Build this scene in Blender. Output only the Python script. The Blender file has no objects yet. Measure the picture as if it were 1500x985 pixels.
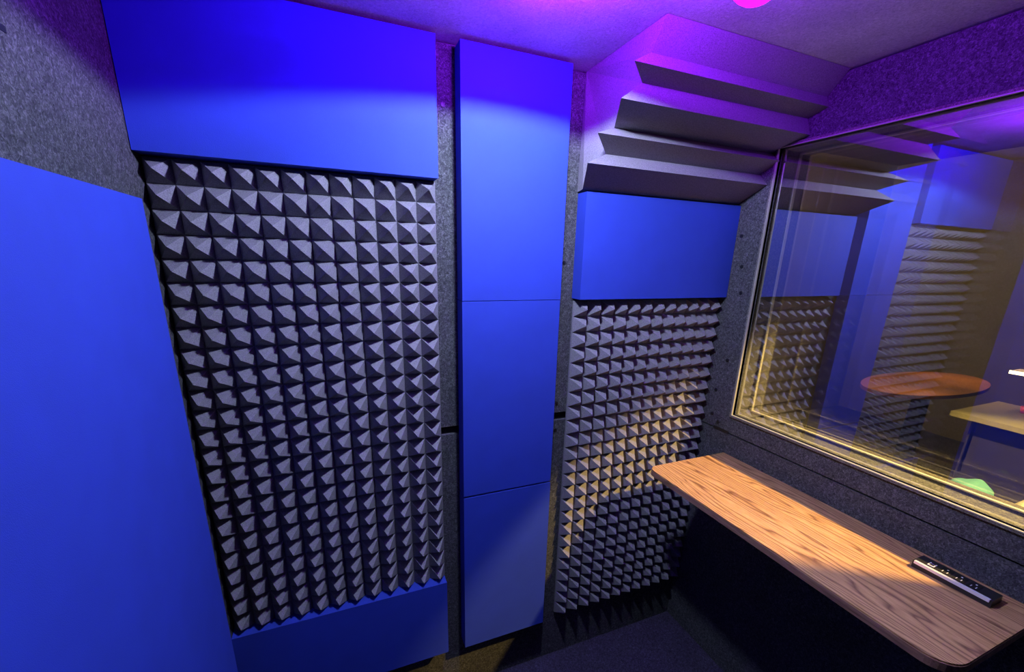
import bpy, bmesh, math, random
from mathutils import Vector, Matrix
FT = 0.3048
CAMZ = 5.12                       # eye height above the booth floor, feet
C = bpy.context.scene.collection
sc = bpy.context.scene

def W(x, y, z):                   # feet relative to the eye -> metres
    return Vector((x * FT, y * FT, (z + CAMZ) * FT))

# ------------------------------------------------------------------ materials
def nt(name):
    m = bpy.data.materials.new(name); m.use_nodes = True
    n = m.node_tree; b = n.nodes['Principled BSDF']
    return m, n, b

def N(n, t, **kw):
    x = n.nodes.new(t)
    for k, v in kw.items():
        if k in x.inputs: x.inputs[k].default_value = v
        else: setattr(x, k, v)
    return x

def coords(n, scale=(1, 1, 1)):
    tc = N(n, 'ShaderNodeTexCoord'); mp = N(n, 'ShaderNodeMapping')
    mp.inputs['Scale'].default_value = scale
    n.links.new(tc.outputs['Object'], mp.inputs['Vector'])
    return mp.outputs['Vector']

def ramp(n, fac, stops):
    r = N(n, 'ShaderNodeValToRGB'); e = r.color_ramp.elements
    while len(e) < len(stops): e.new(0.5)
    for i, (p, c) in enumerate(stops):
        e[i].position = p; e[i].color = (c[0], c[1], c[2], 1)
    n.links.new(fac, r.inputs['Fac'])
    return r.outputs['Color']

def plain(name, col, rough=0.6, metal=0.0, var=0.06, scale=40, bump=0.0, bscale=200):
    m, n, b = nt(name); v = coords(n)
    t = N(n, 'ShaderNodeTexNoise', Scale=scale, Detail=4.0); n.links.new(v, t.inputs['Vector'])
    lo = tuple(c * (1 - var) for c in col); hi = tuple(min(1, c * (1 + var)) for c in col)
    n.links.new(ramp(n, t.outputs['Fac'], [(0.3, lo), (0.7, hi)]), b.inputs['Base Color'])
    b.inputs['Roughness'].default_value = rough; b.inputs['Metallic'].default_value = metal
    if bump:
        t2 = N(n, 'ShaderNodeTexNoise', Scale=bscale, Detail=3.0); n.links.new(v, t2.inputs['Vector'])
        bp = N(n, 'ShaderNodeBump', Strength=bump, Distance=0.001)
        n.links.new(t2.outputs['Fac'], bp.inputs['Height']); n.links.new(bp.outputs['Normal'], b.inputs['Normal'])
    return m

def felt(name, lo, mid, hi, scale=165, bump=0.6, dist=0.002):
    """needle-punched speckled felt: fibres of several greys"""
    m, n, b = nt(name); v = coords(n)
    t = N(n, 'ShaderNodeTexNoise', Scale=scale, Detail=3.0, Roughness=0.7, Distortion=1.2)
    n.links.new(v, t.inputs['Vector'])
    big = N(n, 'ShaderNodeTexNoise', Scale=9.0, Detail=3.0); n.links.new(v, big.inputs['Vector'])
    c1 = ramp(n, t.outputs['Fac'], [(0.30, lo), (0.50, mid), (0.72, hi)])
    c2 = ramp(n, big.outputs['Fac'], [(0.3, (.82, .82, .82)), (0.7, (1, 1, 1))])
    mx = N(n, 'ShaderNodeMixRGB', blend_type='MULTIPLY'); mx.inputs['Fac'].default_value = 1
    n.links.new(c1, mx.inputs['Color1']); n.links.new(c2, mx.inputs['Color2'])
    n.links.new(mx.outputs['Color'], b.inputs['Base Color'])
    b.inputs['Roughness'].default_value = 0.95; b.inputs['Specular IOR Level'].default_value = 0.15
    bp = N(n, 'ShaderNodeBump', Strength=bump, Distance=dist)
    n.links.new(t.outputs['Fac'], bp.inputs['Height']); n.links.new(bp.outputs['Normal'], b.inputs['Normal'])
    return m

def foam_mat(name, col):
    m, n, b = nt(name); v = coords(n)
    t = N(n, 'ShaderNodeTexNoise', Scale=420.0, Detail=2.0, Roughness=0.6); n.links.new(v, t.inputs['Vector'])
    s = N(n, 'ShaderNodeTexVoronoi', Scale=230.0); n.links.new(v, s.inputs['Vector'])
    c1 = ramp(n, t.outputs['Fac'], [(0.3, tuple(c * .7 for c in col)), (0.7, tuple(c * 1.3 for c in col))])
    c2 = ramp(n, s.outputs['Distance'], [(0.0, (.35, .35, .35)), (0.10, (0, 0, 0))])
    mx = N(n, 'ShaderNodeMixRGB', blend_type='ADD'); mx.inputs['Fac'].default_value = 0.45
    n.links.new(c1, mx.inputs['Color1']); n.links.new(c2, mx.inputs['Color2'])
    n.links.new(mx.outputs['Color'], b.inputs['Base Color'])
    b.inputs['Roughness'].default_value = 0.9; b.inputs['Specular IOR Level'].default_value = 0.2
    bp = N(n, 'ShaderNodeBump', Strength=0.35, Distance=0.001)
    n.links.new(t.outputs['Fac'], bp.inputs['Height']); n.links.new(bp.outputs['Normal'], b.inputs['Normal'])
    return m

def oak(name, light, dark, mid, sx=1.0):
    m, n, b = nt(name)
    # slow wander of the rings along the board, then rings cut at a shallow angle
    v = coords(n, (1, 1, 1))
    wob = N(n, 'ShaderNodeTexNoise', Scale=1.0, Detail=3.0, Roughness=0.55)
    v2 = coords(n, (8, 1.1, 8)); n.links.new(v2, wob.inputs['Vector'])
    sep = N(n, 'ShaderNodeSeparateXYZ'); n.links.new(v, sep.inputs['Vector'])
    a = N(n, 'ShaderNodeMath', operation='MULTIPLY_ADD'); a.inputs[1].default_value = 0.24; 
    n.links.new(wob.outputs['Fac'], a.inputs[0]); n.links.new(sep.outputs['X'], a.inputs[2])
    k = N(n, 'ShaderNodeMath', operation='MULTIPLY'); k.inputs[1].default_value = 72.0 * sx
    n.links.new(a.outputs[0], k.inputs[0])
    fr = N(n, 'ShaderNodeMath', operation='FRACT'); n.links.new(k.outputs[0], fr.inputs[0])
    rings = ramp(n, fr.outputs[0], [(0.0, mid), (0.35, light), (0.66, mid), (0.86, dark), (1.0, mid)])
    pores = N(n, 'ShaderNodeTexNoise', Scale=1.0, Detail=3.0, Roughness=0.7)
    v3 = coords(n, (900, 22, 900)); n.links.new(v3, pores.inputs['Vector'])
    pc = ramp(n, pores.outputs['Fac'], [(0.36, (.62, .52, .45)), (0.52, (1, 1, 1))])
    mx = N(n, 'ShaderNodeMixRGB', blend_type='MULTIPLY'); mx.inputs['Fac'].default_value = 1.0
    n.links.new(rings, mx.inputs['Color1']); n.links.new(pc, mx.inputs['Color2'])
    n.links.new(mx.outputs['Color'], b.inputs['Base Color'])
    b.inputs['Roughness'].default_value = 0.5; b.inputs['Specular IOR Level'].default_value = 0.35
    bp = N(n, 'ShaderNodeBump', Strength=0.2, Distance=0.0006)
    n.links.new(pores.outputs['Fac'], bp.inputs['Height']); n.links.new(bp.outputs['Normal'], b.inputs['Normal'])
    return m

def emit(name, col, s, base=None):
    m, n, b = nt(name)
    b.inputs['Base Color'].default_value = (*(base or col), 1)
    b.inputs['Emission Color'].default_value = (*col, 1); b.inputs['Emission Strength'].default_value = s
    return m

def coated(name, refl, tint, rough):
    """pane with a partly mirroring coat"""
    m, n, b = nt(name); n.nodes.remove(b)
    out = [x for x in n.nodes if x.type == 'OUTPUT_MATERIAL'][0]
    tr = N(n, 'ShaderNodeBsdfTransparent'); tr.inputs['Color'].default_value = (*tint, 1)
    gl = N(n, 'ShaderNodeBsdfGlossy'); gl.inputs['Color'].default_value = (.97, .98, 1, 1); gl.inputs['Roughness'].default_value = rough
    mx = N(n, 'ShaderNodeMixShader')
    lw = N(n, 'ShaderNodeLayerWeight'); lw.inputs['Blend'].default_value = .5
    ma = N(n, 'ShaderNodeMath', operation='MULTIPLY_ADD'); ma.use_clamp = True
    ma.inputs[1].default_value = refl * 4.4; ma.inputs[2].default_value = refl * .15
    mi = N(n, 'ShaderNodeMath', operation='MINIMUM'); mi.inputs[1].default_value = refl * 1.1
    n.links.new(lw.outputs['Facing'], ma.inputs[0]); n.links.new(ma.outputs[0], mi.inputs[0]); n.links.new(mi.outputs[0], mx.inputs[0])
    n.links.new(tr.outputs[0], mx.inputs[1]); n.links.new(gl.outputs[0], mx.inputs[2])
    n.links.new(mx.outputs[0], out.inputs['Surface'])
    return m

def clear(name, tint=(1, 1, 1)):
    m, n, b = nt(name); n.nodes.remove(b)
    out = [x for x in n.nodes if x.type == 'OUTPUT_MATERIAL'][0]
    tr = N(n, 'ShaderNodeBsdfTransparent'); tr.inputs['Color'].default_value = (*tint, 1)
    n.links.new(tr.outputs[0], out.inputs['Surface'])
    return m

M = dict(
    felt=felt('wall_felt', (.022, .024, .025), (.064, .067, .069), (.17, .175, .175)),
    feltd=felt('joint_felt', (.012, .012, .013), (.02, .02, .021), (.04, .04, .042), bump=.3),
    ceil=felt('ceiling_felt', (.42, .42, .43), (.58, .58, .59), (.74, .74, .75), scale=160, bump=.5),
    carpet=felt('carpet', (.018, .015, .028), (.05, .042, .075), (.11, .095, .16), scale=150, bump=.9, dist=.004),
    blue=plain('blue_fabric', (.017, .047, .45), .8, var=.05, scale=14, bump=.25, bscale=900),
    foam=foam_mat('charcoal_foam', (.205, .200, .222)),
    trap=foam_mat('trap_foam', (.20, .185, .215)),
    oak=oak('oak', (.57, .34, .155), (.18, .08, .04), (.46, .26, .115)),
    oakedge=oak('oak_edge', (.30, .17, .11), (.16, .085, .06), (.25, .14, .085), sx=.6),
    black=plain('black_plastic', (.018, .018, .02), .35),
    socket=plain('socket_black', (.006, .006, .007), .5),
    alu=plain('brushed_aluminium', (.85, .83, .88), .35, metal=.3, var=.03),
    trim=felt('frame_trim', (.06, .057, .05), (.15, .14, .12), (.34, .32, .27), scale=300, bump=.6),
    feltd2=felt('outer_frame_felt', (.03, .03, .025), (.07, .068, .055), (.15, .145, .12)),
    seal=plain('pale_glazing_seal', (.36, .36, .29), .45),
    white=plain('white_paint', (.75, .74, .72), .5),
    pane=coated('coated_glass', .52, (1, .99, .93), .012),
    pane2=coated('outer_glass', .24, (1, .98, .9), .02),
    glassside=clear('glass_clear'),
    led=emit('magenta_led', (1.0, .004, .95), 4.0, (.1, .02, .1)),
    ledring=emit('violet_led', (.25, .012, 1.0), 6800.0),
    outer=plain('control_room_paint', (.16, .135, .07), .8, var=.12, scale=3, bump=.3),
    outfloor=felt('control_room_carpet', (.03, .026, .015), (.06, .05, .03), (.10, .09, .06)),
    laminate=plain('pale_laminate', (.18, .17, .09), .45, var=.04, scale=20),
    navy=plain('navy_board', (.012, .012, .03), .6),
    brown=plain('glow_toned_wood', (.20, .085, .028), .6, var=.65, scale=1.6),  # uneven orange tone imitates a glow on the added table
    mint=plain('mint_fabric', (.05, .20, .17), .7, var=.06, scale=10, bump=.4, bscale=90),
    bag=plain('pale_plastic_film', (.60, .56, .34), .25, var=.2, scale=30),
    orange=plain('orange_plastic', (.85, .12, .05), .4),
    bulb=emit('cream_lamp_diffuser', (1, .85, .5), 5.0),
)

# ------------------------------------------------------------------ geometry
def box(bm, x0, x1, y0, y1, z0, z1, mat=0):
    vs = [bm.verts.new(W(x, y, z)) for x in (x0, x1) for y in (y0, y1) for z in (z0, z1)]
    fs = [(0, 1, 3, 2), (4, 6, 7, 5), (0, 4, 5, 1), (2, 3, 7, 6), (0, 2, 6, 4), (1, 5, 7, 3)]
    out = []
    for f in fs:
        k = bm.faces.new([vs[i] for i in f]); k.material_index = mat; out.append(k)
    return out

def bevel(bm, r, seg=2):
    es = [e for e in bm.edges if len(e.link_faces) == 2 and e.calc_face_angle(0) > 0.5]
    bmesh.ops.bevel(bm, geom=es, offset=r * FT, segments=seg, profile=.5, affect='EDGES', clamp_overlap=True)

def prism_z(bm, pts, z0, z1, mat=0):
    lo = [bm.verts.new(W(x, y, z0)) for x, y in pts]; hi = [bm.verts.new(W(x, y, z1)) for x, y in pts]
    bm.faces.new(lo[::-1]); bm.faces.new(hi)
    for i in range(len(pts)):
        j = (i + 1) % len(pts); bm.faces.new((lo[i], lo[j], hi[j], hi[i]))

def lathe(bm, cx, cy, prof, seg=32, mat=0, cap=True):
    """profile of (radius, z) about a vertical axis"""
    rings = []
    for r, z in prof:
        rings.append([bm.verts.new(W(cx + r * math.cos(2 * math.pi * i / seg), cy + r * math.sin(2 * math.pi * i / seg), z)) for i in range(seg)])
    for a, b in zip(rings, rings[1:]):
        for i in range(seg):
            j = (i + 1) % seg; f = bm.faces.new((a[i], a[j], b[j], b[i])); f.material_index = mat; f.smooth = True
    if cap:
        for rg in (rings[0], rings[-1]):
            f = bm.faces.new(rg); f.material_index = mat

def tube(bm, p0, p1, r, seg=12):
    a, b = W(*p0), W(*p1); d = (b - a).normalized()
    u = d.orthogonal().normalized(); v = d.cross(u)
    ra = [bm.verts.new(a + (u * math.cos(t) + v * math.sin(t)) * r * FT) for t in [2 * math.pi * i / seg for i in range(seg)]]
    rb = [bm.verts.new(x.co + (b - a)) for x in ra]
    for i in range(seg):
        j = (i + 1) % seg; f = bm.faces.new((ra[i], ra[j], rb[j], rb[i])); f.smooth = True
    bm.faces.new(ra[::-1]); bm.faces.new(rb)

def obj(name, bm, mats, parent=None, origin=None, fix=True):
    """link one bmesh (world metres) as ONE mesh object whose origin sits at its base centre"""
    if fix: bmesh.ops.recalc_face_normals(bm, faces=bm.faces[:])
    xs = [v.co for v in bm.verts]
    if parent is not None:
        o0 = parent.matrix_world.translation.copy() if not parent.get('_o') else Vector(parent['_o'])
    elif origin is not None: o0 = W(*origin)
    else:
        o0 = Vector(((min(v.x for v in xs) + max(v.x for v in xs)) / 2, (min(v.y for v in xs) + max(v.y for v in xs)) / 2, min(v.z for v in xs)))
    bmesh.ops.translate(bm, vec=-o0, verts=bm.verts[:])
    me = bpy.data.meshes.new(name); bm.to_mesh(me); bm.free()
    for m in (mats if isinstance(mats, (list, tuple)) else [mats]): me.materials.append(m)
    o = bpy.data.objects.new(name, me); C.objects.link(o)
    if parent is not None: o.parent = parent
    else: o.location = o0
    bpy.context.view_layer.update()
    return o

def tag(o, label, cat, group=None, kind=None):
    o['label'] = label; o['category'] = cat
    if group: o['group'] = group
    if kind: o['kind'] = kind
    return o

def struct(name, bm, m, parent=None):
    o = obj(name, bm, m, parent)
    if parent is None: o['kind'] = 'structure'
    return o

def empty(name, p):
    o = bpy.data.objects.new(name, None); C.objects.link(o); o.location = W(*p); o.empty_display_size = .05
    bpy.context.view_layer.update()
    return o

# ------------------------------------------------------------------ setting
XL, XR, YB, YF = -1.14, 4.29, 3.92, -2.6      # booth inner faces
ZF, ZC = -5.12, 1.648

b = bmesh.new(); box(b, XL - .33, 4.75, YF - .33, YB + .33, ZF - .3, ZF); struct('floor', b, M['carpet'])
b = bmesh.new(); box(b, XL - .33, 4.75, YF - .33, YB + .33, ZC, ZC + .3); struct('ceiling', b, M['ceil'])
# back wall: an upper and a lower felt panel, a recessed joint between them and a shadow gap at the ceiling
b = bmesh.new()
box(b, XL, XR, YB, YB + .04, -1.640, 1.632)
box(b, XL, XR, YB, YB + .04, ZF, -1.735)
box(b, XL, XR, YB + .04, YB + .3, ZF, ZC, 1)
struct('wall_back', b, [M['felt'], M['feltd']])
bw = bpy.data.objects['wall_back']
for x, z in ((2.169, -.03), (2.172, -1.53), (2.174, -1.848), (.955, 1.2)):
    b = bmesh.new(); tube(b, (x, YB - .008, z), (x, YB + .01, z), .018); obj('bolt', b, M['socket'], bw)
b = bmesh.new(); box(b, 1.0 - .13, 1.06, YB + .0, YB + .02, -1.646, -1.638); obj('joint_edge', b, M['trim'], bw)
b = bmesh.new(); box(b, XL - .3, XL, YF, YB + .3, ZF, 1.632); struct('wall_left', b, M['felt'])
b = bmesh.new(); box(b, XL - .002, XL + .004, 2.50, 2.67, .825, .85); obj('slot', b, M['socket'], bpy.data.objects['wall_left'])
b = bmesh.new(); box(b, XL - .3, 4.75, YF - .3, YF, ZF, ZC); struct('wall_front', b, M['felt'])
# right wall with the window opening
OY0, OY1, OZ0, OZ1 = .63, 3.40, -1.74, 1.13
b = bmesh.new()
for s, (xa, xb) in enumerate(((XR, XR + .05), (XR + .05, 4.75))):
    box(b, xa, xb, YF, YB + .3, OZ1, 1.63 if s == 0 else ZC, s)
    box(b, xa, xb, OY1, YB + .3, OZ0, OZ1, s)
    box(b, xa, xb, YF, OY0, OZ0, OZ1, s)
    box(b, xa, xb, YF, YB + .3, -1.975 if s == 0 else -5.12, OZ0, s)
box(b, XR, XR + .05, YF, YB + .3, ZF, -1.993)
rw = struct('wall_right', b, [M['felt'], M['felt']])
for y, z in ((3.689, .30), (3.62, -.03), (3.574, -.319), (3.60, -1.113), (3.694, -1.506), (3.69, -1.82), (3.588, -1.90)):
    b = bmesh.new(); tube(b, (XR - .008, y, z), (XR + .01, y, z), .021); obj('bolt', b, M['socket'], rw)
b = bmesh.new(); box(b, XR - .004, XR + .02, 3.42, 3.64, -1.998, -1.960); obj('latch_slot', b, M['socket'], rw)

# window: two coated panes, each held by a pale trimmed frame, felt reveal between
def ring(bm, x0, x1, g, w, mat=0):
    y0, y1, z0, z1 = OY0 + g, OY1 - g, OZ0 + g, OZ1 - g
    box(bm, x0, x1, y0 - w, y1 + w, z0 - w, z0, mat); box(bm, x0, x1, y0 - w, y1 + w, z1, z1 + w, mat)
    box(bm, x0, x1, y0 - w, y0, z0, z1, mat); box(bm, x0, x1, y1, y1 + w, z0, z1, mat)
wn = empty('window_1', (4.5, 1.95, OZ0)); wn['kind'] = 'structure'
b = bmesh.new(); ring(b, XR - .025, XR + .03, 0, .025); obj('window_frame', b, M['trim'], wn)
b = bmesh.new(); ring(b, XR - .032, XR - .01, .006, .008); obj('glazing_seal', b, M['seal'], wn)
b = bmesh.new(); ring(b, 4.56, 4.66, .035, .035); obj('window_frame', b, M['feltd2'], wn)
b = bmesh.new(); ring(b, 4.545, 4.575, .040, .012); obj('glazing_seal', b, M['seal'], wn)
b = bmesh.new(); ring(b, 4.32, 4.56, .004, .004); obj('reveal', b, M['felt'], wn)
for x, k, g in ((4.325, 'pane', .0), (4.635, 'pane2', .03)):
    b = bmesh.new(); fs = box(b, x, x + .018, OY0 + g, OY1 - g, OZ0 + g, OZ1 - g, 1)
    fs[0].material_index = 0
    obj('window_pane', b, [M[k], M['glassside']], wn)

# ------------------------------------------------------------------ blue panels
T = 2 / 12
def panel(x0, x1, y0, y1, z0, z1, label, group=None):
    b = bmesh.new(); box(b, x0, x1, y0, y1, z0, z1); bevel(b, .012, 2)
    return tag(obj('acoustic_panel', b, M['blue']), label, 'acoustic panel', group)
PF = 3.757
panel(XL + .006, .868, PF, YB, .616, 1.616, 'wide blue fabric panel under the ceiling, above the taller pyramid foam sheet on the left')
G = 'three blue panels stacked in a narrow column'
panel(1.062, 2.062, PF, YB, -.380, 1.617, 'topmost blue fabric panel of the narrow column, its top touching the ceiling line', G)
panel(1.060, 2.060, PF, YB, -2.381, -.386, 'middle blue fabric panel of the narrow column between the two foam sheets', G)
panel(1.060, 2.062, PF, YB, -4.36, -2.403, 'lowest blue fabric panel of the narrow column, ending just above the floor', G)
panel(2.285, 4.284, PF, YB, -.385, .622, 'small landscape blue panel below the ridged corner foam, next to the window')
panel(-1.13, .862, PF, YB, -4.34, -3.385, 'blue fabric panel low on the wall, directly beneath the larger pyramid foam sheet')
panel(XL + .008, XL + T, 1.23, 3.235, -5.115, .278, 'tall blue fabric panel on the left wall, nearest to the viewer')

# ------------------------------------------------------------------ pyramid foam
def pyramid_sheet(x0, z1, nx, nz, label):
    p = T; rnd = random.Random(nx * 7 + int(x0 * 100))
    yb, yt = 3.893, 3.752
    b = bmesh.new()
    grid = {}
    for i in range(nx + 1):
        for k in range(nz + 1):
            grid[i, k] = b.verts.new(W(x0 + i * p, yb, z1 - k * p))
    for i in range(nx):
        for k in range(nz):
            cx, cz = x0 + (i + .5) * p, z1 - (k + .5) * p
            ox, oz = rnd.uniform(-.003, .003), rnd.uniform(-.003, .003)
            loops = [[grid[i, k], grid[i + 1, k], grid[i + 1, k + 1], grid[i, k + 1]]]
            for h, w in ((.50, .247), (.975, .018)):
                y = yb + (yt - yb) * h
                loops.append([b.verts.new(W(cx + sx * w * p + ox * h, y + rnd.uniform(-.001, .001), cz + sz * w * p + oz * h)) for sx, sz in ((-1, 1), (1, 1), (1, -1), (-1, -1))])
            for A, B in zip(loops, loops[1:]):
                for q in range(4): b.faces.new((A[q], A[(q + 1) % 4], B[(q + 1) % 4], B[q]))
            b.faces.new(loops[-1])
    # base slab behind the pyramids
    back = {}
    rim = [(i, 0) for i in range(nx + 1)] + [(nx, k) for k in range(1, nz + 1)] + [(i, nz) for i in range(nx - 1, -1, -1)] + [(0, k) for k in range(nz - 1, 0, -1)]
    for r in rim:
        c = grid[r].co; back[r] = b.verts.new(Vector((c.x, (YB - .005) * FT, c.z)))
    for a, c in zip(rim, rim[1:] + rim[:1]): b.faces.new((grid[a], grid[c], back[c], back[a]))
    b.faces.new([back[r] for r in rim])
    return tag(obj('pyramid_foam_sheet', b, M['foam']), label, 'acoustic foam')
pyramid_sheet(-1.13, .605, 12, 24, 'larger-looking charcoal pyramid foam sheet on the left, under the wide blue panel')
pyramid_sheet(2.295, -.408, 12, 24, 'charcoal pyramid foam sheet behind the wooden shelf end, under the small landscape blue panel')

# ------------------------------------------------------------------ ridged corner foam
prof = [  # (y, z, x of the left end)
    (3.915, .632, 2.27), (3.915, 1.644, 2.29), (2.86, 1.644, 2.285), (3.02, 1.475, 2.30),
    (2.985, 1.385, 2.135), (3.165, 1.335, 2.355), (3.11, 1.185, 2.135), (3.49, 1.10, 2.35),
    (3.375, 1.010, 2.115), (3.58, .912, 2.345), (3.475, .800, 2.10), (3.80, .645, 2.26)]
b = bmesh.new()
Lv = [b.verts.new(W(x, y, z)) for y, z, x in prof]; Rv = [b.verts.new(W(XR - .006, y, z)) for y, z, x in prof]
n = len(prof)
for i in range(n):
    j = (i + 1) % n; b.faces.new((Lv[i], Lv[j], Rv[j], Rv[i]))
tri = [(0, 1, 11), (1, 9, 11), (9, 10, 11), (1, 7, 9), (7, 8, 9), (1, 5, 7), (5, 6, 7), (1, 3, 5), (3, 4, 5), (1, 2, 3)]
for t in tri:
    b.faces.new([Lv[q] for q in t]); b.faces.new([Rv[q] for q in t[::-1]])
tag(obj('corner_bass_trap', b, M['trap']), 'charcoal ridged corner foam block where the back wall meets the ceiling', 'acoustic foam')

# ------------------------------------------------------------------ shelf
ZS = -2.245
def rounded(x0, x1, y0, y1, r, seg=8):
    """corners rounded on the free (x0) side only"""
    pts = [(x1, y0), (x1, y1)]
    for i in range(seg + 1):
        a = math.pi / 2 + i / seg * math.pi / 2; pts.append((x0 + r + r * math.cos(a), y1 - r + r * math.sin(a)))
    for i in range(seg + 1):
        a = math.pi + i / seg * math.pi / 2; pts.append((x0 + r * 1.6 + r * 1.6 * math.cos(a), y0 + r * 1.6 + r * 1.6 * math.sin(a)))
    return pts
sh = empty('wall_shelf', (4.29, 2.1, ZS - .07))
tag(sh, 'long oak shelf with rounded corners fixed to the wall below the window', 'shelf')
b = bmesh.new(); prism_z(b, rounded(3.135, XR, .765, 3.435, .105), ZS - .012, ZS); obj('shelf_top', b, M['oak'], sh)
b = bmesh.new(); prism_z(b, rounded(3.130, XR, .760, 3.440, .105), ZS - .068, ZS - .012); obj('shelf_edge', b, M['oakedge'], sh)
for y in (1.25, 2.95):
    b = bmesh.new(); box(b, 3.55, XR, y - .05, y + .05, ZS - .085, ZS - .068); box(b, XR - .02, XR, y - .05, y + .05, ZS - .70, ZS - .085)
    tube(b, (3.7, y, ZS - .085), (XR - .02, y, ZS - .62), .022); obj('bracket', b, M['black'], sh)

# power strip on the shelf
ps = empty('power_strip', (4.07, 1.16, ZS))
tag(ps, 'slim black power strip with a bright metal front edge on the oak shelf', 'power strip')
px0, px1, py0, py1, ph = 4.005, 4.150, .935, 1.385, .058
b = bmesh.new(); box(b, px0, px1, py0, py1, ZS, ZS + ph); bevel(b, .008, 2); obj('housing', b, M['black'], ps)
b = bmesh.new(); box(b, px0 - .010, px0 + .012, py0 + .012, py1 - .012, ZS + ph - .018, ZS + ph + .004); bevel(b, .004, 2); obj('edge_trim', b, M['alu'], ps)
zt = ZS + ph
b = bmesh.new(); box(b, 4.045, 4.100, 1.275, 1.315, zt - .002, zt + .003)
u = obj('usb_socket', b, M['alu'], ps)
b = bmesh.new(); box(b, 4.055, 4.075, 1.282, 1.308, zt + .003, zt + .005); box(b, 4.083, 4.097, 1.282, 1.308, zt + .003, zt + .005); obj('usb_opening', b, M['socket'], u)
for yc in (1.215, 1.135, 1.055):
    b = bmesh.new(); box(b, 4.035, 4.125, yc - .032, yc + .032, zt - .002, zt + .003); so = obj('power_outlet', b, M['socket'], ps)
    for dx, dy in ((-.018, .014), (-.018, -.014)):
        b = bmesh.new(); box(b, 4.08 + dx - .012, 4.08 + dx + .012, yc + dy - .0025, yc + dy + .0025, zt + .002, zt + .0045); obj('contact_slot', b, M['alu'], so)
    b = bmesh.new(); tube(b, (4.105, yc, zt + .002), (4.105, yc, zt + .0045), .006); obj('ground_hole', b, M['alu'], so)

# ------------------------------------------------------------------ ceiling lamp
# white light goes down, a violet back-light above the lamp body washes the ceiling and the top of the walls
LX, LY = 1.32, 2.45
lp = empty('ceiling_lamp', (LX, LY, 1.46))
tag(lp, 'flat white puck lamp with violet back light above the narrow blue column', 'ceiling lamp')
b = bmesh.new(); lathe(b, LX, LY, [(.095, ZC - .002), (.095, 1.565)]); obj('lamp_base', b, M['white'], lp)
b = bmesh.new(); lathe(b, LX, LY, [(.10, 1.565), (.10, 1.545)], cap=False); obj('light_ring', b, M['ledring'], lp)
b = bmesh.new(); lathe(b, LX, LY, [(.095, 1.545), (.095, 1.525), (.18, 1.525), (.18, 1.49), (.15, 1.48)], 40); obj('lamp_body', b, M['white'], lp)
GX, GY, GZ = 2.17, 2.02, 1.46
gl = empty('ceiling_lamp', (GX, GY, GZ))
tag(gl, 'glowing magenta globe lamp hanging at the top edge of the view', 'ceiling lamp')
b = bmesh.new(); lathe(b, GX, GY, [(.065, ZC - .002), (.065, 1.606)]); obj('lamp_base', b, M['white'], gl)
b = bmesh.new(); lathe(b, GX, GY, [(.07, 1.606), (.07, 1.590)], cap=False); obj('light_ring', b, M['ledring'], gl)  # violet ring added so the globe also lights the ridged foam
b = bmesh.new(); lathe(b, GX, GY, [(.065, 1.590), (.065, 1.574), (.15, 1.574), (.15, 1.562)]); obj('added_collar', b, M['white'], gl)  # disc added below the ring to cut its light off downwards
b = bmesh.new(); lathe(b, GX, GY, [(.04, GZ + .145)] + [(.15 * math.cos(a), GZ + .15 * math.sin(a)) for a in [math.radians(d) for d in range(70, -90, -12)]], 40); obj('globe', b, M['led'], gl)

def light(name, kind, p, col, e, **kw):
    L = bpy.data.lights.new(name, kind); L.color = col; L.energy = e
    for k, v in kw.items(): setattr(L, k, v)
    o = bpy.data.objects.new(name, L); C.objects.link(o); o.location = W(*p); return o
light('lamp_white_light', 'SPOT', (LX, LY, 1.462), (.58, .67, 1.0), 74, spot_size=math.radians(161), spot_blend=.05, shadow_soft_size=.04)

# ------------------------------------------------------------------ control room beyond the window
RX, RY0, RY1, RZF, RZC = 18.5, -6.0, 10.0, -5.4, 3.4
def outer_box(name, *a, m='outer'):
    b = bmesh.new(); box(b, *a); struct(name, b, M[m])
outer_box('floor_control_room', 4.75, RX, RY0, RY1, RZF - .2, RZF, m='outfloor')
outer_box('ceiling_control_room', 4.75, RX, RY0, RY1, RZC, RZC + .2)
outer_box('wall_far', RX, RX + .3, RY0, RY1, RZF, RZC)
outer_box('wall_control_back', 4.75, RX, RY1, RY1 + .3, RZF, RZC)
outer_box('wall_control_front', 4.75, RX, RY0 - .3, RY0, RZF, RZC)

dk = empty('desk', (11.65, 1.9, RZF))
tag(dk, 'pale laminate desk with dark panels seen through the window', 'desk')
ZD = -2.6
b = bmesh.new(); box(b, 10.70, 12.50, .2, 3.87, ZD - .09, ZD); bevel(b, .03, 2); obj('desk_top', b, M['laminate'], dk)
b = bmesh.new(); box(b, 10.95, 11.02, .3, 3.6, RZF, ZD - .09); obj('modesty_panel', b, M['navy'], dk)
for y in (3.55, .3):
    b = bmesh.new(); box(b, 10.95, 12.4, y, y + .08, RZF, ZD - .09); obj('side_panel', b, M['navy'], dk)
dl = empty('desk_lamp', (12.05, 3.15, ZD))
tag(dl, 'bright cream lamp head leaning over the pale desk beyond the glass', 'lamp')
b = bmesh.new(); lathe(b, 12.05, 2.75, [(.22, ZD), (.22, ZD + .05), (.05, ZD + .08)], 24); obj('lamp_base', b, M['navy'], dl)
b = bmesh.new(); tube(b, (12.05, 2.75, ZD + .05), (12.05, 2.80, ZD + .70), .025); obj('lamp_arm', b, M['navy'], dl)
b = bmesh.new(); box(b, 11.85, 12.25, 2.60, 3.66, ZD + .70, ZD + .76); bevel(b, .025, 2); hd = obj('lamp_head', b, M['white'], dl)
b = bmesh.new(); box(b, 11.83, 11.852, 2.66, 3.66, ZD + .705, ZD + .765); obj('diffuser', b, M['bulb'], hd)
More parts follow.
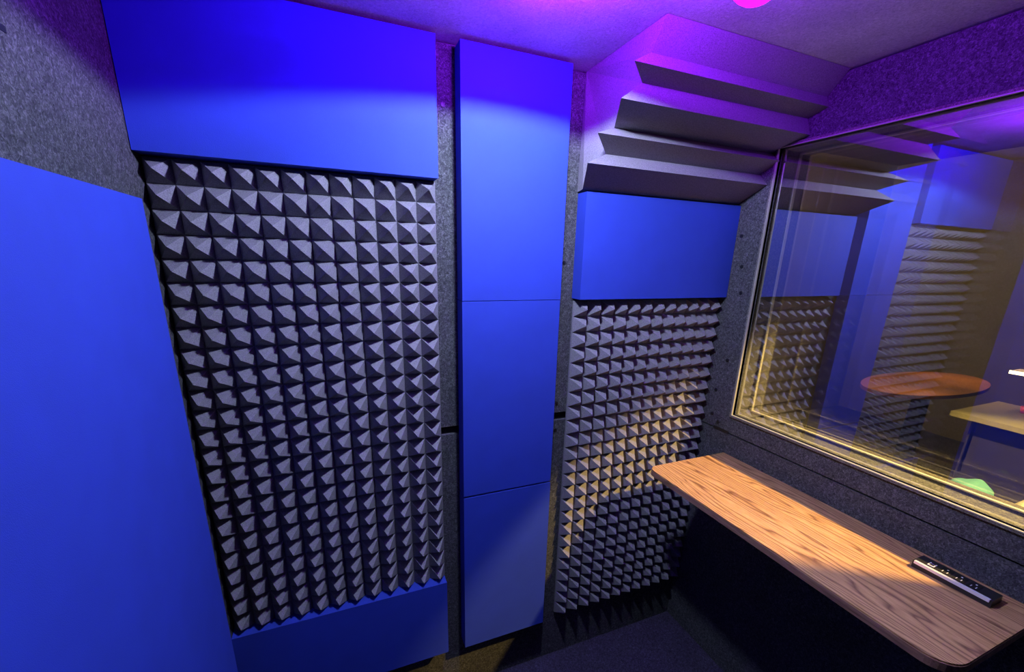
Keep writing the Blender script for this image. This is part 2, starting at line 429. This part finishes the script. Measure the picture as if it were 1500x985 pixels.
cp = bmesh.new(); lathe(cp, 11.95, 3.30, [(.07, ZD), (.09, ZD + .12), (.075, ZD + .12), (.06, ZD + .02)], 24)
tag(obj('cup', cp, M['orange']), 'small red orange cup standing on the pale desk', 'cup')

# oval table further back, added to stand in for an unidentified orange glow
tb = empty('glow_table', (12.9, 5.2, RZF))
tag(tb, 'orange brown oval table added to stand in for a glow in the dim room behind the glass', 'table')
b = bmesh.new()
pts = [(12.9 + 2.0 * math.cos(2 * math.pi * i / 64), 5.25 + .85 * math.sin(2 * math.pi * i / 64)) for i in range(64)]
prism_z(b, pts, -2.70, -2.62); bevel(b, .02, 2); obj('table_top', b, M['brown'], tb)
b = bmesh.new(); lathe(b, 12.9, 5.25, [(.75, RZF), (.72, RZF + .08), (.2, RZF + .2), (.16, -2.9), (.5, -2.70)], 32); obj('pedestal', b, M['navy'], tb)

# low black cabinet under the window carrying a mint cushion and a plastic bag
lc = empty('low_cabinet', (7.1, 1.7, RZF))
tag(lc, 'low black cabinet standing just outside below the window sill', 'cabinet')
b = bmesh.new(); box(b, 6.3, 7.9, .3, 3.1, RZF + .1, -2.95); bevel(b, .02, 1); obj('body', b, M['navy'], lc)
b = bmesh.new(); box(b, 6.4, 7.8, .4, 3.0, RZF, RZF + .1); obj('plinth', b, M['black'], lc)

def heap(name, cx, cy, z, rx, ry, h, m, seed, rough, label, cat):
    rnd = random.Random(seed); b = bmesh.new()
    bmesh.ops.create_icosphere(b, subdivisions=4, radius=1)
    ph_ = [rnd.uniform(0, 6.28) for _ in range(6)]
    for v in b.verts:
        x, y, q = v.co
        f = 1 + rough * (math.sin(5 * x + ph_[0]) * math.cos(4 * y + ph_[1]) + .6 * math.sin(9 * y + 7 * q + ph_[2]) + .4 * math.sin(15 * x + 11 * q + ph_[3]))
        zz = max(q, -.25)
        v.co = W(cx + x * rx * f, cy + y * ry * f, z + (zz + .25) * h / 1.25 * f)
    for f_ in b.faces: f_.smooth = True
    zm = min(v.co.z for v in b.verts); base = W(0, 0, z).z
    for v in b.verts: v.co.z += base - zm
    return tag(obj(name, b, m), label, cat)
heap('cushion', 7.05, 2.17, -2.95, .45, .25, .46, M['mint'], 3, .03, 'mint green rounded cushion peeking over the window sill', 'cushion')
heap('plastic_bag', 7.0, 1.62, -2.95, .45, .28, .46, M['bag'], 8, .10, 'crumpled pale plastic bag beside the mint cushion outside', 'bag')

# ceiling light of the control room (the warm light that falls through the window)
cl = empty('control_room_light', (6.3, -0.5, RZC))
tag(cl, 'round warm ceiling light in the room outside the booth', 'ceiling lamp')
b = bmesh.new(); lathe(b, 6.3, -0.5, [(.26, RZC - .002), (.26, RZC - .1), (.2, RZC - .1)], 24); obj('lamp_base', b, M['white'], cl)
b = bmesh.new(); lathe(b, 6.3, -0.5, [(.2, RZC - .1), (.17, RZC - .15), (.05, RZC - .18)], 24); obj('diffuser', b, M['bulb'], cl)
light('control_room_lamp_light', 'SPOT', (6.3, -0.5, RZC - .26), (1.0, .67, .24), 1250, spot_size=math.radians(97), spot_blend=.12, shadow_soft_size=.035)
b = bmesh.new(); lathe(b, 13.0, 5.0, [(.2, RZC - .002), (.2, RZC - .12), (.12, RZC - .16)], 24)
tag(obj('added_spotlight', b, M['white']), 'added white lamp fixture, out of view above the oval table beyond the glass', 'added_spotlight')  # added unseen fixture for the lamp over the oval table
light('added_table_light', 'SPOT', (13.0, 5.0, RZC - .2), (1.0, .55, .22), 120, spot_size=math.radians(50), spot_blend=.8, shadow_soft_size=.05)  # added warm lamp that makes the oval table glow

light('control_room_fill', 'POINT', (9.0, 7.5, 3.1), (1.0, .75, .40), 110, shadow_soft_size=.1)  # added fill without a fixture, brightens the control room walls
w = bpy.data.worlds.new('World'); sc.world = w; w.use_nodes = True
w.node_tree.nodes['Background'].inputs[0].default_value = (.02, .02, .03, 1)
w.node_tree.nodes['Background'].inputs[1].default_value = .05

# ------------------------------------------------------------------ camera
f = 622.2
cam = bpy.data.cameras.new('camera'); cam.sensor_width = 36; cam.sensor_fit = 'HORIZONTAL'
cam.lens = f / 1500 * 36; cam.shift_x = 0; cam.shift_y = (559 - 492.5) / 1500
cam.clip_start = .02
R = ((0.92539082, -0.0845156, 0.36947116), (-0.37828681, -0.26632378, 0.88654991), (0.02347166, -0.96017121, -0.27842472))
m = Matrix([[r[0], -r[1], -r[2]] for r in R]).to_4x4(); m.translation = W(0, 0, 0)
co = bpy.data.objects.new('camera', cam); C.objects.link(co); co.matrix_world = m
sc.camera = co
vs = sc.view_settings
vs.view_transform = 'Standard'; vs.look = 'None'; vs.gamma = 1; vs.exposure = 0
vs.use_curve_mapping = False
sc.cycles.use_denoising = True
sc.cycles.max_bounces = 10; sc.cycles.diffuse_bounces = 2; sc.cycles.transparent_max_bounces = 12
sc.cycles.sample_clamp_indirect = 6
